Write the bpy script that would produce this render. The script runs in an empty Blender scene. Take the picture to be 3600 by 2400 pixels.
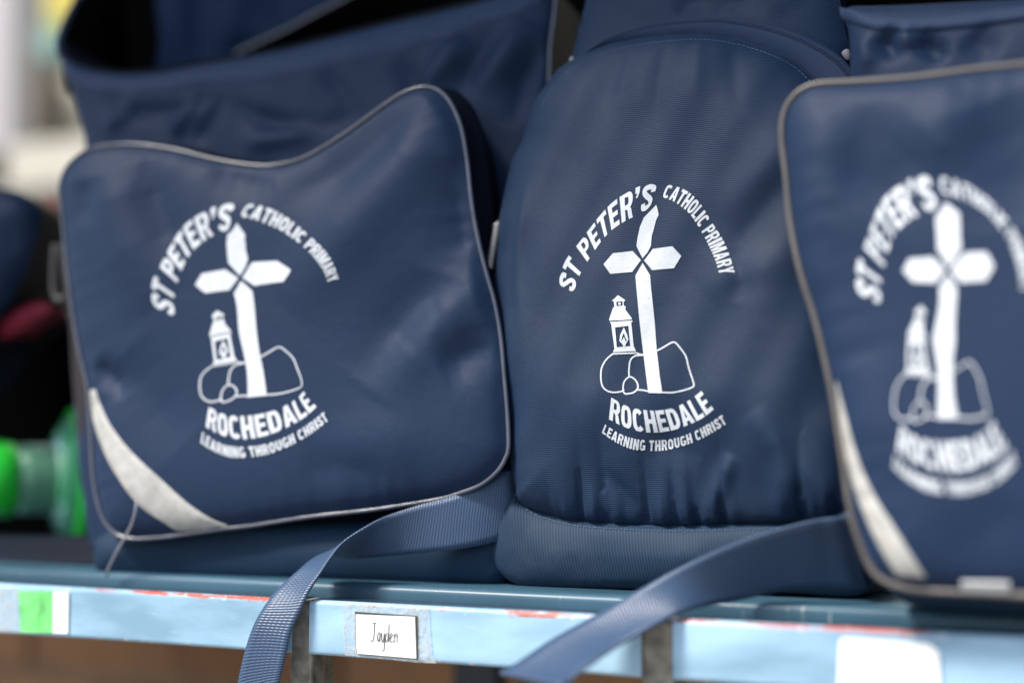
import bpy, bmesh, math, random
import numpy as np
from mathutils import Vector, Matrix
from mathutils.geometry import delaunay_2d_cdt

random.seed(4); rng = np.random.default_rng(4)
SC = bpy.context.scene; COL = SC.collection
R_ = math.radians

# ------------------------------------------------------------------ camera
FPX = 5000.0                      # focal length in photo pixels (photo is 3600 x 2400): a 50 mm lens
YAW, PITCH = R_(24.0), math.atan(360/5000)
FH = np.array([-math.sin(YAW), math.cos(YAW), 0.0])
RT = np.array([math.cos(YAW), math.sin(YAW), 0.0])
FW = FH*math.cos(PITCH) + np.array([0, 0, math.sin(PITCH)])
UP = np.cross(RT, FW)
def ray(p):
    p = np.atleast_2d(np.asarray(p, float))
    return FW + ((p[:, 0]-1800)/FPX)[:, None]*RT - ((p[:, 1]-1200)/FPX)[:, None]*UP
CAM = -0.95*ray((1300, 2118))[0]  # the shelf's front top edge is the world X axis
cd = bpy.data.cameras.new('camera'); cam = bpy.data.objects.new('camera', cd); COL.objects.link(cam)
cd.sensor_width = 36; cd.lens = 50; cd.clip_start = 0.02; cd.clip_end = 500
cam.matrix_world = Matrix(((RT[0], UP[0], -FW[0], CAM[0]), (RT[1], UP[1], -FW[1], CAM[1]), (RT[2], UP[2], -FW[2], CAM[2]), (0, 0, 0, 1)))
cd.dof.use_dof = True; cd.dof.focus_distance = 0.962; cd.dof.aperture_fstop = 1.35; cd.dof.aperture_blades = 0
SC.camera = cam

# ------------------------------------------------------------------ light
SC.view_settings.view_transform = 'Standard'; SC.view_settings.look = 'None'
SC.view_settings.gamma = 1; SC.view_settings.use_curve_mapping = False
SC.view_settings.exposure = 1.06
W = bpy.data.worlds.new('World'); SC.world = W; W.use_nodes = True
SUN_EL, SUN_AZ = R_(55), R_(220)   # azimuth clockwise from +Y
sky = W.node_tree.nodes.new('ShaderNodeTexSky'); sky.sky_type = 'NISHITA'; sky.sun_disc = False
sky.sun_elevation = SUN_EL; sky.sun_rotation = SUN_AZ; sky.dust_density = 2.0
bg = W.node_tree.nodes['Background']; bg.inputs['Strength'].default_value = 0.115
W.node_tree.links.new(sky.outputs[0], bg.inputs[0])
sl = bpy.data.lights.new('sun', 'SUN'); sl.energy = 3.3; sl.angle = R_(14); sl.color = (1, .95, .88)
so = bpy.data.objects.new('sun', sl); COL.objects.link(so)
sd = Vector((math.sin(SUN_AZ)*math.cos(SUN_EL), math.cos(SUN_AZ)*math.cos(SUN_EL), math.sin(SUN_EL)))
so.rotation_euler = sd.to_track_quat('Z', 'Y').to_euler(); so.location = sd*5
SC.cycles.use_denoising = True

# ------------------------------------------------------------------ materials
class NT:
    def __init__(s, name):
        s.m = bpy.data.materials.new(name); s.m.use_nodes = True; s.t = s.m.node_tree
        s.b = s.t.nodes['Principled BSDF']
    def n(s, typ, **kw):
        x = s.t.nodes.new(typ)
        for k, v in kw.items():
            if k.startswith('i_'):
                x.inputs[k[2:].replace('_', ' ')].default_value = v
            else: setattr(x, k, v)
        return x
    def l(s, a, b): s.t.links.new(a, b)
    def math(s, op, a, b=None):
        x = s.n('ShaderNodeMath', operation=op)
        for i, q in enumerate((a, b)):
            if q is None: continue
            if isinstance(q, (int, float)): x.inputs[i].default_value = q
            else: s.l(q, x.inputs[i])
        return x.outputs[0]
    def mix(s, f, a, b):
        x = s.n('ShaderNodeMix', data_type='RGBA')
        for q, i in ((f, 0), (a, 6), (b, 7)):
            if hasattr(q, 'links'): s.l(q, x.inputs[i])
            elif i == 0: x.inputs[0].default_value = q
            else: x.inputs[i].default_value = (*q, 1)
        return x.outputs[2]
    def noise(s, vec, scale, detail=3, rough=.55):
        x = s.n('ShaderNodeTexNoise'); x.inputs['Scale'].default_value = scale
        x.inputs['Detail'].default_value = detail; x.inputs['Roughness'].default_value = rough
        if vec is not None: s.l(vec, x.inputs['Vector'])
        return x.outputs[0]
    def ramp(s, f, a, b):
        x = s.n('ShaderNodeMapRange', clamp=True); s.l(f, x.inputs[0])
        x.inputs[1].default_value = a; x.inputs[2].default_value = b
        return x.outputs[0]
    def bump(s, h, dist, strength=1.0):
        x = s.n('ShaderNodeBump'); x.inputs['Distance'].default_value = dist; x.inputs['Strength'].default_value = strength
        s.l(h, x.inputs['Height']); s.l(x.outputs[0], s.b.inputs['Normal'])
    def uv(s):
        x = s.n('ShaderNodeUVMap', uv_map='UVMap'); return x.outputs[0]
    def xyz(s, v):
        x = s.n('ShaderNodeSeparateXYZ'); s.l(v, x.inputs[0]); return x.outputs
def sc(c, k): return tuple(min(1, v*k) for v in c)

def plain(name, col, rough=.5, metal=0, spec=.5, var=.15, scale=40):
    M = NT(name); tc = M.n('ShaderNodeTexCoord').outputs['Object']
    nz = M.noise(tc, scale)
    M.l(M.mix(M.ramp(nz, .3, .7), sc(col, 1-var), sc(col, 1+var)), M.b.inputs['Base Color'])
    M.b.inputs['Roughness'].default_value = rough; M.b.inputs['Metallic'].default_value = metal
    M.b.inputs['Specular IOR Level'].default_value = spec
    return M.m

def fabric(name, col, pu, pv, amp=.35, rough=.5, spec=.22, sheen=.06, bump=.00012, dirt=0, diag=0, twill=0.0, cols=False, crease=0):
    """woven nylon: thread pattern of pu x pv metres from the UV map"""
    M = NT(name); uv = M.uv(); X = M.xyz(uv)
    u = M.math('ADD', X[0], M.math('MULTIPLY', X[1], diag))
    warp = M.math('MULTIPLY', M.math('SUBTRACT', M.noise(uv, 60, 2), .5), .0016)
    v = M.math('ADD', M.math('ADD', X[1], warp), M.math('MULTIPLY', X[0], twill))
    wu = M.math('SINE', M.math('MULTIPLY', u, 2*math.pi/pu)); wv = M.math('SINE', M.math('MULTIPLY', v, 2*math.pi/pv))
    w = M.math('ADD', M.math('MULTIPLY', wu if cols else wv, .36), M.math('MULTIPLY', M.math('MULTIPLY', wu, wv), .14))
    w = M.math('ADD', w, .5)
    big = M.noise(uv, 9, 4); fine = M.noise(uv, 900, 2)
    c = M.mix(w, sc(col, 1-amp), sc(col, 1+amp))
    c = M.mix(M.math('MULTIPLY', M.ramp(big, .35, .75), .2), c, sc(col, .75))
    c = M.mix(M.math('MULTIPLY', M.ramp(fine, .45, .8), .3), c, sc(col, 1.5))
    if dirt:
        d = M.noise(uv, 14, 5, .65)
        c = M.mix(M.math('MULTIPLY', M.ramp(d, .52, .75), dirt), c, (.16, .17, .19))
    M.l(c, M.b.inputs['Base Color'])
    M.l(M.math('ADD', M.math('MULTIPLY', big, .15), rough-.07), M.b.inputs['Roughness'])
    M.b.inputs['Specular IOR Level'].default_value = spec
    M.b.inputs['Sheen Weight'].default_value = sheen; M.b.inputs['Sheen Roughness'].default_value = .45
    M.b.inputs['Sheen Tint'].default_value = (.45, .6, .9, 1)
    hgt = M.math('ADD', w, M.math('MULTIPLY', fine, .3))
    if crease: hgt = M.math('ADD', hgt, M.math('MULTIPLY', M.noise(uv, 110, 4, .6), crease/bump))
    M.bump(hgt, bump, .8)
    return M.m

NAVY = (.0092, .0238, .0600)
m_fine = fabric('fine_navy_nylon', NAVY, .0006, .0006, amp=.10, rough=.56, spec=.2, bump=.00003, crease=.0005)
m_rib = fabric('ribbed_navy_nylon', (.0100, .0262, .0625), .0016, .00135, amp=.75, rough=.54, bump=.0002, dirt=.10)
m_canvas = fabric('canvas_navy', (.0102, .0285, .058), .0021, .0016, amp=.6, rough=.62, bump=.0002, dirt=.14, diag=.18, cols=True)
m_tape = fabric('zip_tape_navy', (.020, .039, .088), .0012, .0012, amp=.3, rough=.6, bump=.0001, diag=1)
m_lining = fabric('black_lining', (.0012, .0012, .0013), .0015, .0015, amp=.2, rough=.8, spec=.03, sheen=.0)
m_lid = fabric('blue_lining', (.007, .021, .058), .0015, .0015, amp=.2, rough=.6, spec=.12, sheen=.0)
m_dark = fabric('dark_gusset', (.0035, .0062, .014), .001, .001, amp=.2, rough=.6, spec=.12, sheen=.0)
m_base = fabric('base_navy', (.0085, .026, .054), .001, .001, amp=.2, rough=.6, spec=.15, sheen=.0)
m_web = fabric('webbing_navy', (.026, .058, .120), .0030, .0021, amp=.5, rough=.42, spec=.6, sheen=.2, bump=.0004, twill=-.22)
m_pipe = plain('grey_piping', (.066, .072, .098), .24, spec=.8, var=.25, scale=60)
m_pipe_tan = plain('tan_grey_piping', (.105, .093, .085), .35, spec=.6, var=.2, scale=60)
m_thread = plain('pale_thread', (.26, .26, .29), .6)
m_stitch = plain('blue_thread', (.06, .11, .19), .6)
m_steel = plain('worn_steel', (.24, .22, .18), .55, metal=.35, var=.5, scale=90)
m_navypaint = plain('navy_paint', (.020, .028, .045), .5)
m_buckle = plain('grey_buckle', (.33, .33, .32), .4, metal=.3)
m_buckdark = plain('dark_buckle', (.055, .052, .05), .45)
m_tab = plain('shiny_grey_tab', (.42, .43, .44), .3, spec=.7)
m_white = plain('white_card', (.86, .87, .87), .45, var=.02)
m_green = plain('green_card', (.16, .62, .17), .45, var=.35, scale=70)
m_ink = plain('dark_ink', (.045, .05, .035), .5)

def print_white():
    M = NT('white_print'); uv = M.uv(); X = M.xyz(uv)
    w = M.math('SINE', M.math('MULTIPLY', X[1], 2*math.pi/.00115))
    n = M.noise(uv, 120, 4)
    c = M.mix(M.ramp(n, .3, .7), (.56, .59, .63), (.67, .70, .73))
    c = M.mix(M.math('MULTIPLY', M.ramp(M.noise(uv, 520, 4, .65), .64, .70), .55), c, (.10, .13, .20))
    M.l(c, M.b.inputs['Base Color']); M.b.inputs['Roughness'].default_value = .55
    M.bump(w, .00006, .7); return M.m
m_print = print_white()

def reflective():
    M = NT('reflective_tape'); uv = M.uv()
    n = M.noise(uv, 70, 5, .7); n2 = M.noise(uv, 600, 2)
    M.l(M.mix(M.ramp(n, .35, .7), (.33, .325, .30), (.52, .505, .47)), M.b.inputs['Base Color'])
    M.b.inputs['Roughness'].default_value = .42; M.bump(M.math('ADD', n, M.math('MULTIPLY', n2, .3)), .0012, .6); return M.m
m_refl = reflective()

def paint(name, col, chips=True, rough=.25):
    """chipped shelf paint; UV.x runs along the shelf, UV.y across the profile (0 = front top fold)"""
    M = NT(name); uv = M.uv(); X = M.xyz(uv)
    mp = M.n('ShaderNodeMapping'); mp.inputs['Scale'].default_value = (7, 22, 1); M.l(uv, mp.inputs[0])
    n = M.noise(mp.outputs[0], 1, 5, .5); c = M.mix(M.ramp(n, .38, .62), sc(col, .78), tuple(min(.9, v*1.15+.08) for v in col) if chips else sc(col, 1.15))  # on the rail, paler noise patches put bright reflections into the colour
    if chips: c = M.mix(M.ramp(X[1], .0030, .0042), c, (.020, .036, .058))   # dark reflection of the bags put into the top flange's colour
    if chips:
        ed = M.math('ABSOLUTE', X[1])                               # distance from the fold
        near = M.math('SUBTRACT', 1, M.ramp(ed, .0008, .0062))
        sep = M.n('ShaderNodeMapping'); sep.inputs['Scale'].default_value = (26, 120, 1); M.l(uv, sep.inputs[0])
        cn = M.noise(sep.outputs[0], 1, 5, .65)
        patch = M.ramp(M.noise(uv, 5.5, 2), .40, .56)
        for x0, x1 in ((-.235, -.065), (.085, .145), (.33, .37)):
            win = M.math('MULTIPLY', M.ramp(X[0], x0-.015, x0+.015), M.math('SUBTRACT', 1, M.ramp(X[0], x1-.015, x1+.015)))
            patch = M.math('MAXIMUM', patch, M.math('MULTIPLY', win, 1.05))
        red = M.ramp(M.math('ADD', cn, M.math('MULTIPLY', M.math('MULTIPLY', near, patch), .31)), .74, .80)
        c = M.mix(red, c, (.42, .085, .055))
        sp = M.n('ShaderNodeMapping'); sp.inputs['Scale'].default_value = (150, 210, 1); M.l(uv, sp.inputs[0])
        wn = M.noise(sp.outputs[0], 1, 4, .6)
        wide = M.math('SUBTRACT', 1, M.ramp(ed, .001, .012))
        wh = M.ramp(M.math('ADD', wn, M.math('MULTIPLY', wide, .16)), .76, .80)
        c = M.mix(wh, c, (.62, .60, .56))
        sk = M.n('ShaderNodeMapping'); sk.inputs['Scale'].default_value = (500, 620, 1); M.l(uv, sk.inputs[0])
        c = M.mix(M.math('MULTIPLY', M.ramp(M.noise(sk.outputs[0], 1, 3, .6), .69, .72), .7), c, (.20, .16, .13))
        scr = M.n('ShaderNodeMapping'); scr.inputs['Scale'].default_value = (40, 900, 1); scr.inputs['Rotation'].default_value = (0, 0, .12); M.l(uv, scr.inputs[0])
        c = M.mix(M.math('MULTIPLY', M.ramp(M.noise(scr.outputs[0], 1, 3, .6), .67, .71), .55), c, (.62, .66, .68))
        low = M.ramp(M.math('MULTIPLY', X[1], -1), .031, .037)       # wear along the bottom edge
        lo = M.ramp(M.math('ADD', wn, M.math('MULTIPLY', low, .22)), .76, .80)
        c = M.mix(lo, c, (.55, .52, .47))
    else:
        sp = M.n('ShaderNodeMapping'); sp.inputs['Scale'].default_value = (210, 260, 1); M.l(uv, sp.inputs[0])
        c = M.mix(M.ramp(M.noise(sp.outputs[0], 1, 4, .6), .68, .72), c, (.34, .36, .36))
    M.l(c, M.b.inputs['Base Color'])
    M.l(M.math('ADD', M.math('MULTIPLY', n, .2), rough-.1), M.b.inputs['Roughness'])
    M.b.inputs['Specular IOR Level'].default_value = .6 if chips else .3
    if chips: M.l(M.math('SUBTRACT', .6, M.math('MULTIPLY', M.ramp(X[1], .0030, .0042), .5)), M.b.inputs['Specular IOR Level'])
    M.bump(M.noise(uv, 220, 3), .0003, .25); return M.m
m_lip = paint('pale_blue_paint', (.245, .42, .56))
m_slat = paint('blue_paint', (.038, .092, .135), chips=False, rough=.35)

def tape_mat():
    M = NT('clear_tape'); tc = M.n('ShaderNodeTexCoord').outputs['Object']
    n = M.noise(tc, 170, 6, .7); a = M.ramp(n, .42, .70)
    M.b.inputs['Base Color'].default_value = (.66, .68, .68, 1); M.b.inputs['Roughness'].default_value = .3
    M.l(M.math('ADD', M.math('MULTIPLY', a, .42), .10), M.b.inputs['Alpha']); M.bump(n, .0015, .7); return M.m
m_cleartape = tape_mat()
def bottle_mat(name, col, tr):
    M = NT(name); M.b.inputs['Base Color'].default_value = (*col, 1); M.b.inputs['Roughness'].default_value = .18
    M.b.inputs['Transmission Weight'].default_value = tr; M.b.inputs['IOR'].default_value = 1.2
    M.bump(M.noise(M.n('ShaderNodeTexCoord').outputs['Object'], 30), .001, .3); return M.m
m_botclear = bottle_mat('clear_green_plastic', (.20, .46, .30), .4)
m_botgreen = bottle_mat('dark_green_plastic', (.06, .36, .17), .45)
m_botrim = bottle_mat('bright_green_plastic', (.03, .58, .05), .15)
def brick_mat():
    M = NT('brown_brick'); oi = M.n('ShaderNodeObjectInfo').outputs['Random']; tc = M.n('ShaderNodeTexCoord').outputs['Object']
    n = M.noise(tc, 30, 5)
    c = M.mix(oi, (.30, .145, .07), (.46, .25, .13)); c = M.mix(M.math('MULTIPLY', M.ramp(n, .4, .7), .5), c, (.22, .12, .07))
    M.l(c, M.b.inputs['Base Color']); M.b.inputs['Roughness'].default_value = .85; M.bump(n, .003, .6); return M.m
m_brick = brick_mat()
m_mortar = plain('mortar', (.32, .24, .18), .9, var=.2)
m_concrete = plain('concrete', (.20, .19, .17), .9, var=.2, scale=6)
m_cream = plain('cream_render', (.48, .45, .37), .8, var=.06, scale=3)

# ------------------------------------------------------------------ object helpers
def mesh_obj(name, V, F, m, parent=None, uv=None, smooth=True):
    me = bpy.data.meshes.new(name); me.from_pydata([tuple(map(float, v)) for v in V], [], [tuple(map(int, f)) for f in F])
    if uv is not None:
        ul = me.uv_layers.new(name='UVMap'); li = np.zeros(len(me.loops), int); me.loops.foreach_get('vertex_index', li)
        ul.data.foreach_set('uv', np.asarray(uv, float)[li].ravel())
    if smooth: me.polygons.foreach_set('use_smooth', [True]*len(me.polygons))
    me.materials.append(m); me.update()
    o = bpy.data.objects.new(name, me); COL.objects.link(o)
    if parent is not None: o.parent = parent
    return o
def tag(o, label, cat=None, group=None, kind=None):
    if label: o['label'] = label
    if cat: o['category'] = cat
    if group: o['group'] = group
    if kind: o['kind'] = kind
    return o
def thing(name, label, cat, group=None):
    o = bpy.data.objects.new(name, None); COL.objects.link(o); o.empty_display_size = .02
    return tag(o, label, cat, group)
def box_data(x0, x1, y0, y1, z0, z1, bev=0.0, seg=2):
    bm = bmesh.new(); bmesh.ops.create_cube(bm, size=1)
    for v in bm.verts:
        v.co = Vector(((x0+x1)/2+v.co.x*(x1-x0), (y0+y1)/2+v.co.y*(y1-y0), (z0+z1)/2+v.co.z*(z1-z0)))
    if bev: bmesh.ops.bevel(bm, geom=bm.edges[:], offset=bev, segments=seg, affect='EDGES', profile=.5)
    bm.verts.index_update()
    V = [v.co.copy() for v in bm.verts]; F = [[v.index for v in f.verts] for f in bm.faces]; bm.free(); return V, F
def box(name, b, m, parent=None, bev=0.0, seg=2):
    V, F = box_data(*b, bev=bev, seg=seg)
    return mesh_obj(name, V, F, m, parent, uv=[(v.x, v.z) for v in V], smooth=False)

def catmull(P, n=8, closed=False):
    P = np.asarray(P, float); N = len(P); out = []
    for i in range(N if closed else N-1):
        if closed: a, b, c, d = (P[(i+k) % N] for k in (-1, 0, 1, 2))
        else: a, b, c, d = P[max(i-1, 0)], P[i], P[i+1], P[min(i+2, N-1)]
        t = np.linspace(0, 1, n, endpoint=False)[:, None]
        out.append(.5*((2*b)+(c-a)*t+(2*a-5*b+4*c-d)*t**2+(3*b-a-3*c+d)*t**3))
    out = np.vstack(out)
    return out if closed else np.vstack([out, P[-1:]])
def resample(P, step=None, n=None, closed=False):
    P = np.asarray(P, float)
    if closed: P = np.vstack([P, P[:1]])
    d = np.r_[0, np.cumsum(np.linalg.norm(np.diff(P, axis=0), axis=1))]
    if n is None: n = max(3, int(round(d[-1]/step))+1)
    t = np.linspace(0, d[-1], n)
    Q = np.stack([np.interp(t, d, P[:, k]) for k in range(P.shape[1])], 1)
    return Q[:-1] if closed else Q
def seg_dist(Q, A, B):
    """distance of each Q to the nearest segment, and the running parameter (segment + t)"""
    best = np.full(len(Q), 1e9); par = np.zeros(len(Q))
    for i in range(len(A)):
        ab = B[i]-A[i]; L = ab@ab+1e-18
        t = np.clip(((Q-A[i])@ab)/L, 0, 1); dd = np.linalg.norm(Q-A[i]-t[:, None]*ab, axis=1)
        k = dd < best; best[k] = dd[k]; par[k] = (i+t)[k]
    return best, par
def inside(Q, A, B):
    c = np.zeros(len(Q), bool); x, y = Q[:, 0], Q[:, 1]
    for a, b in zip(A, B):
        if a[1] == b[1]: continue
        k = (a[1] > y) != (b[1] > y)
        c ^= k & (x < (b[0]-a[0])*(y-a[1])/(b[1]-a[1])+a[0])
    return c

class Plane:
    """a bag's front plane: stands at world (X,Y,Z0), turned by yaw about Z and leaning back"""
    def __init__(s, P, yaw, lean, lean_side=0):
        s.O = np.array(P, float); s.U = np.array([math.cos(yaw), math.sin(yaw), 0.])
        n0 = np.array([math.sin(yaw), -math.cos(yaw), 0.])
        s.V = math.cos(lean)*np.array([0, 0, 1.])-math.sin(lean)*n0; s.N = np.cross(s.U, s.V)
    def uv(s, p, w=0.):
        d = ray(p); w = np.broadcast_to(np.asarray(w, float), (len(d),))
        t = ((s.O-CAM)@s.N+w)/(d@s.N); q = CAM+t[:, None]*d-s.O
        return np.stack([q@s.U, q@s.V], 1)
    def at(s, uv, w):
        uv = np.atleast_2d(uv); w = np.broadcast_to(np.asarray(w, float), (len(uv),))
        return s.O+uv[:, :1]*s.U+uv[:, 1:2]*s.V+w[:, None]*s.N
    def px(s, p, w=0.): return s.at(s.uv(p, w), w)

class Panel:
    """a cloth panel: outline traced on its plane, puffed by D inside a roll of width R, with folds"""
    def __init__(s, pl, outline, D, R, w0=0., folds=(), fn=None, sub=6, step=.003, fk=1.7, puck=0., seam=0., fd=.010, shape=None):
        s.pl, s.D, s.R, s.w0, s.fn, s.fk, s.puck, s.seam = pl, D, R, w0, fn, fk, puck, seam
        o = catmull(outline, sub, True); s.out = resample(pl.uv(o, w0), step, closed=True)
        s.A = s.out; s.B = np.roll(s.out, -1, 0)
        s.folds = []; s.fd = fd; s.shape = shape
        for pts, wd, am in folds:
            q = pl.uv(catmull(pts, 4), w0+D); s.folds.append((q, wd*.001, am*.001))
    def h(s, uv):
        d, par = seg_dist(uv, s.A, s.B); d = np.where(inside(uv, s.A, s.B), d, 0)
        R, D = (s.R, s.D) if s.shape is None else s.shape(uv, s.R, s.D)
        x = 1-np.clip(d/R, 0, 1); h = D*np.sqrt(np.clip(1-x**2.2, 0, 1))
        fade = np.clip(d/s.fd, 0, 1); f = np.zeros(len(uv))
        for q, wd, am in s.folds:
            dd, pr = seg_dist(uv, q[:-1], q[1:]); t = pr/(len(q)-1)
            f += am*s.fk*np.exp(-(dd/wd)**(2 if am > 0 else 1.7))*np.clip(np.minimum(t*3, (1-t)*2.6)+.04, 0, 1)
        if s.puck: f += s.puck*(np.sin(par*.95+2*np.sin(par*.21))+.6*np.sin(par*.47+1.3*np.sin(par*.11)))*np.exp(-d/.016)*(.5+.5*np.sin(par*.063+1))
        if s.seam: h = h-s.seam*np.exp(-d/.005)*np.clip(d/.003, 0, 1)
        if s.fn is not None: f += s.fn(uv, d)
        return s.w0+h+f*fade
    def hit(s, p):
        w = np.full(len(np.atleast_2d(p)), s.w0+s.D)
        for _ in range(6): uv = s.pl.uv(p, w); w = s.h(uv)
        return s.pl.uv(p, w)
    def lift(s, uv, off=0.): return s.pl.at(uv, s.h(uv)+off)
    def build(s, name, m, parent, step=.0026):
        lo, hi = s.out.min(0), s.out.max(0)
        gx, gy = np.meshgrid(np.arange(lo[0], hi[0], step), np.arange(lo[1], hi[1], step))
        g = np.stack([gx.ravel(), gy.ravel()], 1); g += rng.uniform(-.12, .12, g.shape)*step
        d, _ = seg_dist(g, s.A, s.B); g = g[inside(g, s.A, s.B) & (d > step*.5)]
        V, F = cdt(np.vstack([s.out, g]), [(i, (i+1) % len(s.out)) for i in range(len(s.out))])
        return mesh_obj(name, s.lift(V), F, m, parent, uv=V)
    def gusset(s, name, m, parent, rows, cap=True):
        """side cloth running back from the outline: rows of (depth, inset)"""
        nrm = np.roll(s.out, -1, 0)-np.roll(s.out, 1, 0); nrm = np.stack([-nrm[:, 1], nrm[:, 0]], 1)
        nrm /= np.linalg.norm(nrm, axis=1)[:, None]+1e-12
        if not inside((s.out+nrm*.002)[:1], s.A, s.B)[0]: nrm = -nrm
        n = len(s.out); V, U, F = [], [], []
        L = np.arange(n)*.003
        for k, (dep, ins) in enumerate(rows):
            V.append(s.pl.at(s.out+nrm*ins, s.w0-dep)); U.append(np.stack([L, np.full(n, dep)], 1))
        for k in range(len(rows)-1):
            for i in range(n):
                j = (i+1) % n; F.append((k*n+i, k*n+j, (k+1)*n+j, (k+1)*n+i))
        if cap: F.append(tuple((len(rows)-1)*n+i for i in range(n)))
        return mesh_obj(name, np.vstack(V), F, m, parent, uv=np.vstack(U))
    def edge3(s, off=0., ins=0.): return s.pl.at(s.out, s.w0+off)

def cdt(P, edges):
    vs, es, fs, *_ = delaunay_2d_cdt([Vector((float(a), float(b))) for a, b in P], edges, [], 0, 1e-7)
    V = np.array([(v.x, v.y) for v in vs]); F = np.array([f for f in fs if len(f) == 3])
    A = np.array([P[a] for a, b in edges]); B = np.array([P[b] for a, b in edges])
    k = inside(V[F].mean(1), A, B); F = F[k]
    ar = np.cross(V[F[:, 1]]-V[F[:, 0]], V[F[:, 2]]-V[F[:, 0]]); F[ar < 0] = F[ar < 0][:, ::-1]
    return V, F
def tube(name, P, r, m, parent, closed=False, seg=8, flat=1.0):
    P = np.asarray(P, float); n = len(P); V, F = [], []
    T = np.roll(P, -1, 0)-np.roll(P, 1, 0) if closed else np.gradient(P, axis=0)
    T /= np.linalg.norm(T, axis=1)[:, None]+1e-12; ref = np.array([0, -1., .05])
    for i in range(n):
        a = np.cross(T[i], ref); a /= np.linalg.norm(a)+1e-12; b = np.cross(a, T[i])
        rr = r[i] if hasattr(r, '__len__') else r
        for k in range(seg):
            t = 2*math.pi*k/seg; V.append(P[i]+rr*(math.cos(t)*a+flat*math.sin(t)*b))
    for i in range(n if closed else n-1):
        j = (i+1) % n
        for k in range(seg): F.append((i*seg+k, i*seg+(k+1) % seg, j*seg+(k+1) % seg, j*seg+k))
    if not closed: F += [tuple(range(seg))[::-1], tuple((n-1)*seg+k for k in range(seg))]
    return mesh_obj(name, V, F, m, parent)
def ribbon(name, A, B, m, parent, cross=8, thick=.0014, camber=0.0, n=10):
    """cloth strip between two 3-D edges, given real thickness"""
    A = catmull(A, n); B = catmull(B, n); N = len(A); V, U, F = [], [], []
    mid = (A+B)/2; L = np.r_[0, np.cumsum(np.linalg.norm(np.diff(mid, axis=0), axis=1))]
    T = np.gradient(mid, axis=0)
    for i in range(N):
        w = np.linalg.norm(B[i]-A[i]); nn = np.cross(T[i], B[i]-A[i]); nn /= np.linalg.norm(nn)+1e-12
        for k in range(cross+1):
            t = k/cross; V.append(A[i]*(1-t)+B[i]*t+nn*camber*4*t*(1-t)); U.append((.025*t, L[i]))
    for i in range(N-1):
        for k in range(cross): a = i*(cross+1)+k; F.append((a, a+1, a+cross+2, a+cross+1))
    o = mesh_obj(name, V, F, m, parent, uv=U)
    md = o.modifiers.new('thickness', 'SOLIDIFY'); md.thickness = thick; md.offset = 0
    return o
def strip_on(pan, name, lo, hi, m, parent, off=.0012, n=140, rows=6, thick=True):
    """flat tape laid on a panel between two traced edges"""
    a = resample(pan.hit(catmull(lo, 8)), n=n); b = resample(pan.hit(catmull(hi, 8)), n=n); V, U, F = [], [], []
    L = np.r_[0, np.cumsum(np.linalg.norm(np.diff(a, axis=0), axis=1))]
    for k in range(rows+1):
        t = k/rows; q = a*(1-t)+b*t; V.append(pan.lift(q, off*(1 if 0 < k < rows else .15))); U.append(np.stack([L, np.linalg.norm(q-a, axis=1)], 1))
    for k in range(rows):
        for i in range(n-1): F.append((k*n+i, (k+1)*n+i, (k+1)*n+i+1, k*n+i+1))
    return mesh_obj(name, np.vstack(V), F, m, parent, uv=np.vstack(U))
def dashes(name, P, nrm, m, parent, dash=.0026, gap=.0012, r=.00022):
    """a row of stitches joined into one part"""
    P = resample(P, .0004); d = np.r_[0, np.cumsum(np.linalg.norm(np.diff(P, axis=0), axis=1))]; V, F = [], []
    s = 0
    while s+dash < d[-1]:
        q = [np.array([np.interp(s+dash*t, d, P[:, k]) for k in range(3)]) for t in (0, .5, 1)]
        t = q[2]-q[0]; a = np.cross(t, nrm); a /= np.linalg.norm(a)+1e-12; b0 = len(V)
        for j, qq in enumerate(q):
            hh = (.0002, r*2, .0002)[j]
            for k in (-1, 0, 1): V.append(qq+a*r*k+nrm*(hh if k == 0 else hh*.3))
        for j in range(2):
            for k in range(2): i = b0+j*3+k; F.append((i, i+1, i+4, i+3))
        s += dash+gap
    o = mesh_obj(name, V, F, m, parent); o['kind'] = 'stuff'; return o
def teeth(name, P, nrm, m, parent, pitch=.0016, size=(.0010, .0032, .0012)):
    P = resample(P, pitch); T = np.gradient(P, axis=0); V, F = [], []
    for p, t in zip(P, T):
        t = t/np.linalg.norm(t); a = np.cross(nrm, t); b0 = len(V)
        for sx in (-.5, .5):
            for sy in (-.5, .5):
                for sz in (0, 1): V.append(p+t*size[0]*sx+a*size[1]*sy+nrm*size[2]*sz)
        for f in ((0, 1, 3, 2), (4, 6, 7, 5), (0, 4, 5, 1), (2, 3, 7, 6), (1, 5, 7, 3)): F.append([b0+i for i in f])
    o = mesh_obj(name, V, F, m, parent, smooth=False); o['kind'] = 'stuff'; return o

# ------------------------------------------------------------------ the printed emblem, traced flat
def LP(p): p = np.asarray(p, float); return np.stack([1920+p[:, 0]/1.568, 620+p[:, 1]/1.568], 1)
SH = []                                                     # list of shapes; a shape is a list of closed loops (even-odd)
def poly(p, smooth=0): return catmull(p, smooth, True) if smooth else np.asarray(p, float)
SH.append([poly([(608, 158), (616, 185), (621, 214), (606, 245), (596, 285), (583, 330), (579, 383), (560, 420), (533, 452), (516, 420), (499, 384), (505, 340), (518, 280), (540, 228), (575, 192)])])
SH.append([poly([(317, 485), (368, 425), (478, 412), (524, 462), (475, 528), (355, 538)])])
SH.append([poly([(541, 464), (590, 400), (697, 386), (746, 440), (706, 507), (585, 517)])])
SH.append([poly([(533, 478), (574, 545), (580, 620), (590, 710), (600, 810), (610, 950), (626, 1090), (642, 1195), (564, 1193), (550, 1080), (535, 960), (515, 790), (502, 650), (493, 548)])])
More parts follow.
